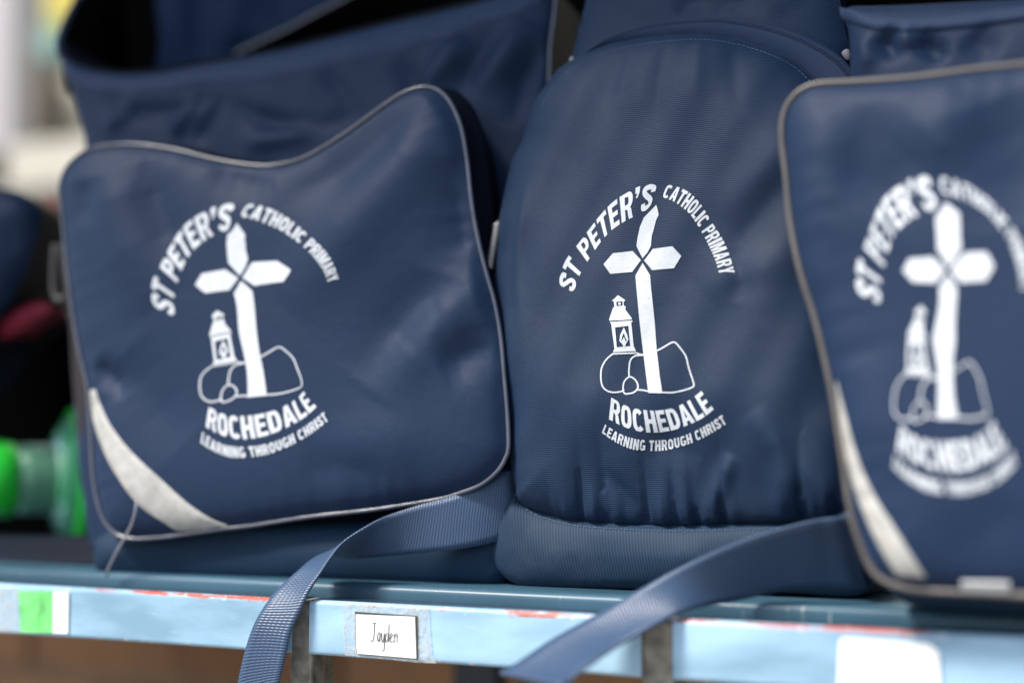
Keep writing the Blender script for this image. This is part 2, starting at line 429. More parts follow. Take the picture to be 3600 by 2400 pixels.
SH.append([poly([(363, 687), (397, 655), (437, 682), (434, 690), (428, 690), (430, 714), (440, 718), (438, 735), (472, 780), (474, 789), (350, 796), (349, 786), (370, 724), (378, 718), (374, 690)]),
           poly([(388, 692), (422, 689), (424, 713), (390, 716)])])
SH.append([poly([(398, 697), (412, 696), (413, 708), (399, 709)])])
SH.append([poly([(352, 803), (476, 795), (478, 801), (470, 805), (476, 860), (484, 935), (497, 964), (370, 969), (378, 948), (366, 860), (360, 812)]),
           poly([(381, 832), (455, 824), (465, 936), (391, 942)])])
SH.append([poly([(371, 974), (498, 969), (496, 977), (372, 982)])])
SH.append([poly([(430, 832), (446, 868), (455, 900), (440, 926), (437, 936), (425, 937), (423, 926), (405, 908), (410, 872)]),
           poly([(430, 860), (435, 880), (448, 912), (438, 905), (430, 885), (419, 905), (414, 910), (422, 880)])])
def stroke(p, w=8.5, closed=False):
    c = catmull(p, 7, closed); t = (np.roll(c, -1, 0)-np.roll(c, 1, 0)) if closed else np.gradient(c, axis=0)
    n = np.stack([-t[:, 1], t[:, 0]], 1); n /= np.linalg.norm(n, axis=1)[:, None]+1e-9
    if closed: return [c+n*w/2, c-n*w/2]
    return [np.vstack([c+n*w/2, (c-n*w/2)[::-1]])]
SH.append(stroke([(372, 975), (332, 1010), (306, 1060), (304, 1128), (320, 1168), (360, 1189), (412, 1186), (430, 1172)]))
SH.append(stroke([(497, 972), (515, 980), (540, 982)])); SH.append(stroke([(536, 985), (490, 990), (465, 1015), (458, 1060), (458, 1108)]))
SH.append(stroke([(458, 1105), (432, 1130), (425, 1170), (434, 1196), (462, 1196), (490, 1186), (507, 1162), (500, 1132), (480, 1111)], 8.5, True))
SH.append(stroke([(505, 1176), (535, 1178), (566, 1184)]))
SH.append(stroke([(608, 963), (650, 940), (690, 917), (712, 916), (735, 940), (770, 990), (787, 1055), (808, 1120), (815, 1150), (800, 1165), (745, 1182), (690, 1191), (636, 1189)]))
EMB = SH
def _sup(a, rx, ry, e=.72):
    c, d = np.cos(a), np.sin(a); return np.stack([.5+rx*np.sign(c)*np.abs(c)**e, .5+ry*np.sign(d)*np.abs(d)**e], 1)
def _rect(x0, x1, y0, y1): return [np.array([(x0, y0), (x1, y0), (x1, y1), (x0, y1)], float)]
def _arc(a0, a1):
    a = np.linspace(R_(a0), R_(a1), 40); return [np.vstack([_sup(a, .5, .5), _sup(a, .17, .31)[::-1]])]
_full = np.linspace(0, 2*math.pi, 44, endpoint=False)
def _dee(x0, x1, y0, y1, r):
    ry = min(r, (y1-y0)/2); t = np.linspace(0, math.pi/2, 7)
    return np.array([(x0, y0)]+[(x1-r+r*math.sin(a), y0+ry-ry*math.cos(a)) for a in t]+[(x1-r+r*math.cos(a), y1-ry+ry*math.sin(a)) for a in t]+[(x0, y1)])
def _ess():
    c = catmull([(.84, .68), (.80, .85), (.5, .905), (.2, .84), (.19, .69), (.42, .55), (.62, .46), (.81, .32), (.80, .15), (.5, .095), (.2, .15), (.16, .31)], 6)
    t = np.gradient(c, axis=0); n = np.stack([-t[:, 1], t[:, 0]], 1); n /= np.linalg.norm(n, axis=1)[:, None]; n = n*np.array([.17, .105])
    return [np.vstack([c+n, (c-n)[::-1]])]
P_ = [_dee(0, 1, .40, 1, .34), _dee(.36, .66, .56, .85, .10)]
_u = np.linspace(math.pi, 2*math.pi, 22)
GLY = {'I': (.24, [_rect(0, 1, 0, 1)]), 'T': (.50, [_rect(0, 1, .80, 1), _rect(.32, .68, 0, .9)]),
       'E': (.46, [_rect(0, .40, 0, 1), _rect(.2, 1, 0, .19), _rect(.2, .92, .42, .6), _rect(.2, 1, .81, 1)]), 'L': (.44, [_rect(0, .42, 0, 1), _rect(.2, 1, 0, .19)]),
       'H': (.56, [_rect(0, .36, 0, 1), _rect(.64, 1, 0, 1), _rect(.2, .8, .40, .60)]), 'P': (.52, [P_, _rect(0, .36, 0, .6)]),
       'R': (.56, [P_, _rect(0, .36, 0, .6), [np.array([(.38, .46), (.70, .46), (.86, .36), (.95, .12), (1.02, 0), (.68, 0), (.60, .14), (.57, .32)])]]),
       'D': (.55, [[_dee(0, 1, 0, 1, .42), _dee(.36, .65, .19, .81, .16)]]), 'O': (.55, [[_sup(_full, .5, .5), _sup(_full, .16, .31)]]),
       'C': (.54, [_arc(38, 322)]), 'G': (.56, [_arc(38, 330), _rect(.54, 1, .34, .50), _rect(.68, 1, .06, .42)]),
       'U': (.55, [[np.vstack([[(0, 1)], np.stack([.5+.5*np.cos(_u), .42+.42*np.sin(_u)], 1), [(1, 1), (.65, 1)], np.stack([.5+.15*np.cos(_u), .36+.16*np.sin(_u)], 1)[::-1], [(.35, 1)]])]]),
       'A': (.58, [[np.array([(0, 0), (.31, 1), (.69, 1), (1, 0), (.66, 0), (.61, .18), (.39, .18), (.34, 0)], float), np.array([(.42, .36), (.58, .36), (.5, .76)])]]),
       'M': (.74, [[np.array([(0, 0), (0, 1), (.36, 1), (.5, .45), (.64, 1), (1, 1), (1, 0), (.74, 0), (.74, .62), (.59, 0), (.41, 0), (.26, .62), (.26, 0)], float)]]),
       'N': (.56, [[np.array([(0, 0), (0, 1), (.36, 1), (.66, .45), (.66, 1), (1, 1), (1, 0), (.66, 0), (.34, .55), (.34, 0)], float)]]),
       'Y': (.54, [[np.array([(0, 1), (.37, 1), (.5, .64), (.63, 1), (1, 1), (.68, .42), (.68, 0), (.32, 0), (.32, .42)], float)]]),
       'S': (.52, [_ess()]), "'": (.18, [[np.array([(0, 1), (1, 1), (.95, .80), (.55, .62), (.1, .62), (.45, .78), (0, .78)], float)]])}
TX = []                                                     # one entry per letter: a list of edge arrays (n,2,2) in L coordinates
def text_on(s, base, top, gap=.10, space=.30):
    base = catmull(base, 12); top = catmull(top, 12); items = []; x = 0
    for ch in s:
        if ch == ' ': x += space; continue
        w, parts = GLY[ch]; items.append((parts, x, w)); x += w+gap
    x -= gap
    def ev(c, t):
        d = np.r_[0, np.cumsum(np.linalg.norm(np.diff(c, axis=0), axis=1))]; d /= d[-1]
        return np.stack([np.interp(t, d, c[:, k]) for k in (0, 1)], 1)
    for parts, x0, w in items:
        L = []
        for loops in parts:
            es = []
            for l in loops:
                e = dense(np.stack([l, np.roll(l, -1, 0)], 1), .2).reshape(-1, 2)
                t = (x0+e[:, 0]*w)/x; y = e[:, 1]; es.append((ev(base, t)*(1-y)[:, None]+ev(top, t)*y[:, None]).reshape(-1, 2, 2))
            L.append(np.vstack(es))
        TX.append(L)
def dense(e, step=6):
    out = []
    for a, b in e:
        n = max(1, int(np.linalg.norm(b-a)/step)); t = np.linspace(0, 1, n+1)[:, None]; p = a*(1-t)+b*t
        out += [np.stack([p[i], p[i+1]]) for i in range(n)]
    return np.array(out)
text_on("ST PETER'S", [(152, 640), (188, 540), (245, 445), (295, 372), (350, 308), (412, 262), (470, 230), (520, 205), (575, 172)],
        [(68, 596), (105, 470), (180, 370), (248, 280), (305, 208), (372, 140), (445, 92), (520, 55), (615, 42)], gap=.11)
text_on("CATHOLIC PRIMARY", [(640, 116), (700, 137), (752, 172), (797, 214), (830, 262), (872, 332), (907, 402), (937, 472), (956, 541)],
        [(668, 46), (730, 60), (792, 92), (846, 145), (882, 200), (925, 270), (975, 350), (1008, 425), (1041, 530)], gap=.09)
text_on("ROCHEDALE", [(347, 1338), (430, 1380), (512, 1405), (600, 1411), (692, 1400), (780, 1371), (860, 1333), (925, 1284)],
        [(360, 1218), (440, 1262), (520, 1284), (610, 1290), (698, 1276), (770, 1245), (820, 1212), (856, 1182)], gap=.07)
text_on("LEARNING THROUGH CHRIST", [(308, 1412), (385, 1465), (470, 1502), (550, 1512), (640, 1511), (720, 1496), (800, 1470), (890, 1428), (998, 1362)],
        [(326, 1366), (400, 1414), (475, 1442), (555, 1453), (640, 1453), (720, 1440), (800, 1412), (880, 1372), (970, 1314)], gap=.11, space=.3)

def tps(src, dst, lam=1e-4):
    s = np.asarray(src, float); d = np.asarray(dst, float); mu = s.mean(0); k = s.std(); a = (s-mu)/k
    def K(x, y):
        r2 = ((x[:, None]-y[None])**2).sum(2); return r2*np.log(r2+1e-12)
    n = len(a); P = np.c_[np.ones(n), a]; A = np.zeros((n+3, n+3))
    A[:n, :n] = K(a, a)+lam*n*np.eye(n); A[:n, n:] = P; A[n:, :n] = P.T
    c = np.linalg.solve(A, np.r_[d, np.zeros((3, 2))])
    def f(x): x = (np.asarray(x, float)-mu)/k; return K(x, a)@c[:n]+np.c_[np.ones(len(x)), x]@c[n:]
    return f
def decal(name, pan, shapes, m, parent, off=.00035, step=.0035):
    """shapes: list of (n,2,2) edge arrays in photo pixels, laid on the panel as a thin print"""
    P, E, parts = [], [], []
    for e in shapes:
        q = pan.hit(e.reshape(-1, 2)).reshape(-1, 2, 2); parts.append(q)
        b = len(P); P += list(q.reshape(-1, 2)); E += [(b+2*i, b+2*i+1) for i in range(len(q))]
    P = np.array(P); lo, hi = P.min(0), P.max(0)
    gx, gy = np.meshgrid(np.arange(lo[0], hi[0], step), np.arange(lo[1], hi[1], step)); g = np.stack([gx.ravel(), gy.ravel()], 1)
    keep = np.zeros(len(g), bool)
    for q in parts: keep |= inside(g, q[:, 0], q[:, 1])
    P2 = np.vstack([P, g[keep]])
    vs, es, fs, *_ = delaunay_2d_cdt([Vector((float(a), float(b))) for a, b in P2], E, [], 0, 1e-6)
    V = np.array([(v.x, v.y) for v in vs]); F = np.array([f for f in fs if len(f) == 3]); c = V[F].mean(1)
    k = np.zeros(len(F), bool)
    for q in parts: k |= inside(c, q[:, 0], q[:, 1])
    F = F[k]; ar = np.cross(V[F[:, 1]]-V[F[:, 0]], V[F[:, 2]]-V[F[:, 0]]); F[ar < 0] = F[ar < 0][:, ::-1]
    used = np.unique(F); mp = np.zeros(len(V), int); mp[used] = np.arange(len(used))
    return mesh_obj(name, pan.lift(V[used], off), mp[F], m, parent, uv=V[used])
def loops_edges(loops): return np.vstack([np.stack([l, np.roll(l, -1, 0)], 1) for l in loops])
def emblem(pan, parent, warp=None):
    f = LP if warp is None else warp
    def conv(e): e = dense(e); return f(e.reshape(-1, 2)).reshape(-1, 2, 2)
    em = decal('emblem', pan, [conv(loops_edges(s)) for s in EMB[9:]], m_print, parent)   # the outlined rocks
    decal('cross', pan, [conv(loops_edges(s)) for s in EMB[:4]], m_print, em, off=.00045)
    decal('lantern', pan, [conv(loops_edges(s)) for s in EMB[4:9]], m_print, em, off=.0005)
    for L in TX: decal('letter', pan, [conv(e) for e in L], m_print, em)
LM = [(608, 158), (317, 485), (746, 440), (533, 465), (565, 1192), (642, 1195), (397, 655), (372, 978), (497, 970), (303, 1095), (815, 1155), (710, 915),
      (120, 635), (70, 590), (575, 40), (555, 180), (643, 115), (665, 48), (955, 540), (1040, 530), (362, 1215), (347, 1338), (855, 1183), (925, 1285), (600, 1410),
      (325, 1368), (308, 1412), (600, 1510), (970, 1315), (998, 1365), (540, 225), (622, 215), (500, 385), (575, 385), (515, 790), (598, 800)]
LEFT_L = [(578, 170), (337, 525), (888, 440), (598, 488), (640, 1170), (748, 1160), (462, 672), (440, 990), (580, 965), (365, 1090), (950, 1105), (825, 882),
          (180, 700), (92, 635), (525, 55), (515, 210), (600, 130), (635, 62), (1100, 515), (1160, 490), (420, 1222), (400, 1340), (960, 1135), (1035, 1225), (665, 1405),
          (380, 1370), (370, 1430), (690, 1505), (1075, 1255), (1105, 1305), (522, 235), (628, 240), (530, 400), (636, 380), (588, 790), (690, 790)]
RIGHT_L = [(500, 170), (305, 487), (725, 465), (513, 487), (468, 1165), (560, 1165), (390, 645), (320, 960), (435, 965), (265, 1080), (695, 1140), (615, 905),
           (170, 635), (95, 580), (395, 45), (445, 200), (490, 130), (475, 55), (850, 580), (915, 560), (300, 1190), (280, 1310), (720, 1175), (785, 1285), (520, 1405),
           (270, 1325), (262, 1385), (540, 1510), (810, 1310), (832, 1375), (455, 230), (570, 225), (465, 390), (570, 385), (445, 800), (545, 800)]
tl = tps(LM, LEFT_L); tr = tps(LM, RIGHT_L)
warp_left = lambda x: np.array([480, 680])+tl(x)/1.633
warp_right = lambda x: np.array([2940, 580])+tr(x)/1.306

# ------------------------------------------------------------------ setting: ground, walls
g = mesh_obj('ground', [(-60, -60, -.45), (60, -60, -.45), (60, 60, -.45), (-60, 60, -.45)], [(0, 1, 2, 3)], m_concrete, uv=[(-60, -60), (60, -60), (60, 60), (-60, 60)])
tag(g, 'grey concrete paving under the shelf', kind='structure')
def yplane(p, y):                                           # photo pixel -> point on the vertical plane Y = y
    d = ray(p); t = (y-CAM[1])/d[:, 1]; return CAM+t[:, None]*d
def zplane(p, z):
    d = ray(p); t = (z-CAM[2])/d[:, 2]; return CAM+t[:, None]*d

wall = thing('cream_wall', 'pale cream rendered wall far behind the bags at upper left', 'wall')
box('render_face', (-5, 2, 1.76, 1.96, -.45, 2.6), m_cream, wall)
bw = thing('brick_wall', 'low brown brick wall behind and below the shelf', 'wall')
box('mortar_bed', (-2.0, 1.4, .663, .76, -.45, .12), m_mortar, bw)
V, F = box_data(-.115, .115, -.05, .05, -.038, .038, bev=.004, seg=1)
bme = mesh_obj('brick', V, F, m_brick, bw, smooth=False); first = True
for r in range(6):
    for c in range(14):
        o = bme if first else bme.copy()
        if not first: COL.objects.link(o); o.parent = bw
        first = False
        o.location = (-1.85+c*.24+(.12 if r % 2 else 0)+random.uniform(-.002, .002), .705+random.uniform(-.003, .003), -.41+r*.086)

def flat_px(name, p, y, t, m, parent=None, sub=0):
    """a flat sheet of thickness t standing on the plane Y = y, outline in photo pixels"""
    P = catmull(p, sub, True) if sub else np.asarray(p, float); q = yplane(P, y); n = len(q)
    V = np.vstack([q, q+np.array([0, t, 0])])
    F = [tuple(range(n)), tuple(range(2*n-1, n-1, -1))]+[(i, n+i, n+(i+1) % n, (i+1) % n) for i in range(n)]
    return mesh_obj(name, V, F, m, parent, smooth=False, uv=[(v[0], v[2]) for v in V])

# ------------------------------------------------------------------ shelf
shelf = thing('metal_shelf', 'long pale blue painted metal shelf with chipped front edge carrying the school bags', 'shelf')
X_ = lambda x, y: float(yplane((x, y), 0.)[0, 0])
segs = [(-1.3, X_(1024, 2180)), (X_(1088, 2200), X_(2254, 2280)), (X_(2366, 2290), 1.2)]
def profile():
    p = [(.031, -.0012, .034), (.016, -.0002, .018)]
    for k in range(6): t = k/5*math.pi/2; p.append((.0032-.0032*math.sin(t), -.0032+.0032*math.cos(t), .0032*(1-2*k/5)))
    p += [(0, -.012, -.012), (0, -.024, -.024), (0, -.034, -.034)]
    for k in range(1, 5): t = k/4*math.pi/2; p.append((.003-.003*math.cos(t), -.034-.003*math.sin(t), -.034-.0012*k))
    p += [(.012, -.037, -.05), (.012, -.0355, -.052), (.004, -.0355, -.06)]
    p += [(.002, -.033, -.065), (.002, -.006, -.09), (.031, -.003, -.12)]
    return p
for x0, x1 in segs:
    pr = profile(); n = len(pr); xs = np.linspace(x0, x1, 40); V, U, F = [], [], []
    for x in xs:
        wob = .0004*math.sin(x*23)
        for y, z, s in pr: V.append((x, y+wob, z)); U.append((x, s))
    for i in range(len(xs)-1):
        for k in range(n): F.append((i*n+k, (i+1)*n+k, (i+1)*n+(k+1) % n, i*n+(k+1) % n))
    F += [tuple(range(n)), tuple((len(xs)-1)*n+k for k in range(n))[::-1]]
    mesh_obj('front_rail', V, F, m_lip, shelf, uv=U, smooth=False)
for k in range(4):
    y0 = .036+k*.098
    V, F = box_data(-1.3, 1.2, y0, y0+.09, -.012, .008, bev=.005, seg=4)
    mesh_obj('slat', V, F, m_slat, shelf, uv=[(v.x, v.y) for v in V])
for a, b in (((1016, 2200), (1093, 2200)), ((2256, 2290), (2364, 2290))):
    box('post', (X_(*a), X_(*b), .0012, .0305, -.45, -.002), m_steel, shelf, bev=.0015)
    xx = X_(*a)
lg = yplane([(1590, 2360), (1740, 2360)], .36)
box('post', (lg[0, 0], lg[1, 0], .36, .39, -.45, -.013), m_navypaint, shelf, bev=.002)
for xx in (-.95, .75): box('post', (xx, xx+.03, .36, .39, -.45, -.013), m_navypaint, shelf, bev=.002)

# unseen sheet on posts, added above the frame: it shades the bags and leaves the front rail in the light
box('added_shade_sheet', (-2.2, 1.9, -.485, .72, 1.30, 1.312), m_slat, shelf, bev=.003)
for xx in (-1.5, 1.3): box('added_shade_post', (xx, xx+.03, .45, .48, -.45, 1.299), m_steel, shelf, bev=.002)

# labels on the front rail
nl = thing('name_label', 'white name card reading Jayden taped to the shelf edge', 'label', 'name labels on the shelf edge')
flat_px('border', [(1248, 2149), (1467, 2164), (1468, 2317), (1256, 2298), (1250, 2270)], -.0010, .0005, m_ink, nl)
flat_px('card', [(1250.5, 2158), (1458, 2167), (1463, 2313), (1257, 2296), (1252, 2270)], -.0015, .0004, m_white, nl)
def J(p): p = np.asarray(p, float); return np.stack([1160+p[:, 0]/5.6, 2080+p[:, 1]/5.6], 1)
JS = [[(833, 605), (870, 607), (915, 611)], [(878, 610), (872, 720), (864, 850), (852, 930), (830, 964), (808, 958), (800, 943)],
      [(990, 797), (958, 800), (938, 850), (935, 930), (948, 966), (972, 925), (988, 805)], [(986, 830), (976, 920), (984, 972)],
      [(1018, 792), (1012, 890), (1024, 968), (1048, 962), (1072, 800)], [(1072, 800), (1069, 960), (1064, 1110), (1046, 1158), (1022, 1138)],
      [(1140, 805), (1110, 818), (1092, 890), (1094, 962), (1112, 978), (1136, 930), (1150, 820)], [(1163, 620), (1154, 800), (1149, 950), (1164, 968)],
      [(1176, 912), (1208, 890), (1226, 838), (1214, 808), (1194, 832), (1180, 905), (1192, 972), (1216, 984), (1246, 950)],
      [(1270, 810), (1264, 990)], [(1265, 900), (1290, 832), (1316, 812), (1325, 870), (1316, 992)]]
V, F = [], []
for s in JS:
    c = catmull(J(s), 6); t = np.gradient(c, axis=0); n = np.stack([-t[:, 1], t[:, 0]], 1); n /= np.linalg.norm(n, axis=1)[:, None]
    a, b = yplane(c+n*1.35, -.0018), yplane(c-n*1.35, -.0018); k = len(V); V += list(a)+list(b); m = len(a)
    off = np.array([0, -.00002*JS.index(s), 0])
    for i in range(k, len(V)): V[i] = V[i]+off
    F += [(k+i, k+i+1, k+m+i+1, k+m+i) for i in range(m-1)]
mesh_obj('lettering', V, F, m_ink, nl, smooth=False)
flat_px('clear_tape', [(1206, 2112), (1300, 2118), (1400, 2124), (1508, 2130), (1512, 2200), (1520, 2300), (1534, 2330), (1470, 2328), (1330, 2312), (1214, 2303), (1208, 2230)], -.0006, .0003, m_cleartape, nl)
gl = thing('name_label', 'blurred green card with a white end taped to the shelf edge at far left', 'label', 'name labels on the shelf edge')
flat_px('card', [(66, 2076), (186, 2078), (184, 2224), (72, 2220)], -.0012, .0005, m_green, gl)
flat_px('card_end', [(187, 2079), (240, 2081), (238, 2226), (185, 2224)], -.0012, .0005, m_white, gl)
flat_px('clear_tape', [(-40, 2062), (64, 2066), (66, 2222), (-40, 2218)], -.0008, .0003, m_cleartape, gl)
wl = thing('name_label', 'plain white card with rounded corners on the shelf edge at lower right', 'label', 'name labels on the shelf edge')
flat_px('card', [(2950, 2250), (2965, 2238), (3270, 2262), (3300, 2290), (3306, 2400), (3306, 2500), (2940, 2460)], -.0014, .0006, m_white, wl)

# ------------------------------------------------------------------ middle bag
GRP = 'navy school bags on the shelf'
mid = thing('school_bag', 'navy ribbed nylon school bag with sharp white emblem and arched zip, between the other two', 'bag', GRP)
PX0 = yplane((2250, 2060), .078)[0]
pm = Plane((PX0[0], .078, .008), R_(0), R_(5))
mo = [(1833, 1768), (1814, 1699), (1798, 1607), (1783, 1454), (1768, 1301), (1755, 1194), (1749, 1071), (1747, 985), (1754, 893), (1758, 797), (1774, 721), (1793, 638), (1814, 561), (1844, 500), (1864, 434), (1896, 357),
      (1943, 289), (1994, 233), (2081, 186), (2175, 155), (2305, 134), (2449, 124), (2550, 134), (2659, 159), (2753, 195), (2811, 231), (2870, 290), (2930, 390), (2975, 560), (3005, 900), (3025, 1300), (3030, 1600), (3015, 1760), (2960, 1815),
      (2810, 1838), (2669, 1843), (2508, 1847), (2346, 1850), (2185, 1843), (2023, 1831), (1902, 1803)]
gk = rng.uniform(0, 6.28, 8)
def gathers(uv, d):
    u, v = uv[:, 0], uv[:, 1]; vb = np.interp(u, seam_uv[:, 0], seam_uv[:, 1]); y = v-vb
    ph = u*118+1.5*np.sin(u*31+gk[0])+.9*np.sin(u*77+gk[1])+y*7*np.sin(u*40+gk[2])
    lobe = np.abs(np.sin(ph))**.6                              # rounded lobes of cloth between sharp tucks
    tall = .020+.011*np.sin(np.floor(ph/math.pi)*2.4+gk[3])    # each tuck runs up to its own height
    small = np.abs(np.sin(ph*2.63+gk[4]))**.7
    mod = .35+.65*np.clip((u-seam_uv[0, 0])/.05, 0, 1)
    g = .0100*(lobe-.75)*np.exp(-(np.maximum(y, 0)/tall)**1.5)+.0034*(small-.7)*np.exp(-np.maximum(y, 0)/.009)
    soft = .0011*np.sin(u*60+v*25+gk[3])*np.sin(v*38+gk[4])+.0006*np.sin(u*150-v*75+gk[5])
    return g*mod+soft
def mid_shape(uv, R, D):
    y = uv[:, 1]-np.interp(uv[:, 0], seam_uv[:, 0], seam_uv[:, 1]); t = np.clip(y/.09, 0, 1); t = t*t*(3-2*t)
    side = np.clip(np.minimum(uv[:, 0]-seam_uv[0, 0], seam_uv[-1, 0]-uv[:, 0])/.05, 0, 1); t = 1-(1-t)*side
    return R*(.30+.70*t), D*(.42+.58*t)
seam_uv = pm.uv([(1833, 1770), (1902, 1802), (2023, 1830), (2185, 1842), (2346, 1849), (2508, 1846), (2669, 1842), (2810, 1838), (3015, 1780)], 0)
mid_folds = [([(2640, 1440), (2720, 1560), (2745, 1700), (2740, 1790)], 9, 3.2), ([(2560, 1590), (2520, 1690), (2480, 1800)], 6, 3.0), 
             ([(2790, 560), (2650, 760), (2520, 930)], 16, -3.2), ([(2900, 430), (2700, 600), (2480, 760)], 16, 2.0), ([(2800, 880), (2600, 960), (2480, 1040)], 12, 1.6),
             ([(2220, 100), (2170, 400)], 6, .8), ([(2330, 90), (2300, 460)], 6, -.8), ([(2440, 90), (2450, 360)], 5, .7), ([(2550, 100), (2600, 420)], 6, -.7),
             ([(2100, 1640), (2180, 1740), (2230, 1835)], 5, -2.0), ([(2450, 1610), (2330, 1560), (2250, 1620)], 10, -1.5), ([(1850, 640), (1812, 900), (1820, 1150)], 4, 1.0), ([(2570, 870), (2600, 980), (2590, 1060)], 8, -1.4)]
Pm = Panel(pm, mo, .030, .060, 0., mid_folds, gathers, puck=.0004, fd=.003, fk=1.5, shape=mid_shape)
Pm.build('front_pocket', m_rib, mid, .0022)
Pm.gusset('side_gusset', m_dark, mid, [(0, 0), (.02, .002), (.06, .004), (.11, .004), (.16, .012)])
emblem(Pm, mid)
# base
bo = [(1833, 1766), (1809, 1730), (1775, 1786), (1742, 1850), (1726, 1907), (1728, 1963), (1757, 2012), (1805, 2048), (1870, 2064), (2050, 2066), (2217, 2068), (2500, 2074), (2800, 2084), (2990, 2094), (3060, 2060), (3090, 1950), (3080, 1820), (3015, 1772),
      (2810, 1834), (2669, 1839), (2508, 1843), (2346, 1846), (2185, 1839), (2023, 1827), (1902, 1799)]
Pb = Panel(pm, bo, .011, .030, .003, [([(2350, 1960), (2500, 1940)], 10, .8)], lambda uv, d: .0007*np.sin(uv[:, 0]*70)*np.sin(uv[:, 1]*90))
Pb.build('base', m_canvas, mid, .003); Pb.gusset('base_gusset', m_canvas, mid, [(0, 0), (.03, .0), (.1, .002), (.15, .01)])
sl_ = [(1850, 1787), (1902, 1816), (2023, 1846), (2185, 1859), (2346, 1865), (2508, 1862), (2669, 1858), (2760, 1853)]
dashes('stitching', Pb.lift(Pb.hit(catmull(sl_, 10)), .0003), pm.N, m_stitch, mid)
ss = [(1905, 372), (1952, 303), (2001, 249), (2086, 203), (2178, 171), (2305, 150), (2449, 140), (2548, 149), (2655, 174), (2748, 211), (2806, 247), (2850, 290)]
dashes('stitching', Pm.lift(Pm.hit(catmull(ss, 10)), .0003), pm.N, m_stitch, mid, dash=.0022)
tube('hem', Pm.pl.at(Pm.pl.uv(catmull([(1896, 357), (1943, 289), (1994, 233), (2081, 186), (2175, 155), (2305, 134), (2449, 124), (2550, 134), (2659, 159), (2753, 195), (2811, 231), (2870, 290)], 10), .002), .0015), .0009, m_rib, mid)
# upper body behind the pocket and its zip tape
uo = [(1975, 330), (2005, 230), (2030, 130), (2052, 40), (2070, -60), (2085, -240), (2400, -290), (2900, -240), (2945, -40), (2968, 90), (3000, 230), (3020, 400), (2500, 420)]
Pu = Panel(pm, uo, .020, .055, -.020, [([(2380, 50), (2420, 15), (2520, 20)], 5, -2.0), ([(2500, 45), (2560, 10), (2640, 40)], 5, -2.0), ([(2100, -60), (2250, 10), (2400, 20)], 8, 1.2), ([(2700, 80), (2800, 20), (2870, -40)], 8, -1.2)])
Pu.build('upper_body', m_rib, mid, .003); Pu.gusset('body_gusset', m_dark, mid, [(0, 0), (.03, .0), (.08, .004), (.13, .012)])
zl = [(1985, 262), (2030, 211), (2100, 176), (2190, 148), (2305, 132), (2449, 122), (2550, 132), (2659, 157), (2753, 193), (2811, 229), (2872, 292), (2940, 395)]
zu = [(1992, 250), (2066, 181), (2120, 140), (2189, 108), (2305, 78), (2449, 62), (2550, 62), (2666, 80), (2767, 108), (2850, 140), (2960, 205), (3060, 330)]
a = pm.px(catmull(zl, 8), .001); b = pm.px(catmull(zu, 8), .004)
n = len(a); rows = 6; V, U, F = [], [], []
for k in range(rows+1):
    t = k/rows; bul = .0012*math.sin(math.pi*t)
    V.append(a*(1-t)+b*t+pm.N*bul); U.append(np.stack([np.linspace(0, .3, n), np.full(n, .022*t)], 1))
V.append(b-pm.N*.012); U.append(np.stack([np.linspace(0, .3, n), np.full(n, .035)], 1))
for k in range(rows+1):
    for i in range(n-1): F.append((k*n+i, k*n+i+1, (k+1)*n+i+1, (k+1)*n+i))
zt = mesh_obj('zip_tape', np.vstack(V), F, m_tape, mid, uv=np.vstack(U))
mz = V[rows]*.45+V[rows-2]*.55
teeth('zip_teeth', (mz+pm.N*.0002), pm.N, m_tape, mid, .0018, (.0009, .0026, .0006))
for q in ([(1998, 232), (2006, 200), (2016, 205), (2012, 240)], [(2958, 186), (2982, 172), (2990, 205), (2976, 212)]):
    P = Panel(pm, q, .002, .004, -.004, step=.002); P.build('zip_end', m_thread, mid, .0015); P.gusset('zip_end', m_thread, mid, [(0, 0), (.006, 0)])

# trailing strap of the middle bag
def sp(p, y): return yplane([p], y)[0]
A = [((3060, 1800), .11), ((2984, 1814), .045), ((2871, 1826), .030), ((2710, 1867), .020), ((2548, 1923), .012), ((2387, 1996), .004), ((2225, 2085), -.004), ((2088, 2165), -.016), ((1942, 2246), -.034), ((1845, 2311), -.048), ((1768, 2362), -.058)]
B = [((3090, 2050), .13), ((3033, 2068), .066), ((2900, 2070), .052), ((2740, 2078), .042), ((2580, 2112), .026), ((2420, 2146), .002), ((2300, 2200), -.017), ((2185, 2262), -.033), ((2088, 2327), -.052), ((2010, 2388), -.067), ((1988, 2408), -.077)]
ribbon('trailing_strap', [sp(*q) for q in A], [sp(*q) for q in B], m_web, mid, camber=-.0015)
Ea, Eb = sp(*A[-1]), sp(*B[-1])
tube('strap_end', [Ea+(Eb-Ea)*t+np.array([0, -.0008, .0002]) for t in np.linspace(0, 1, 12)], .0018, m_web, mid)

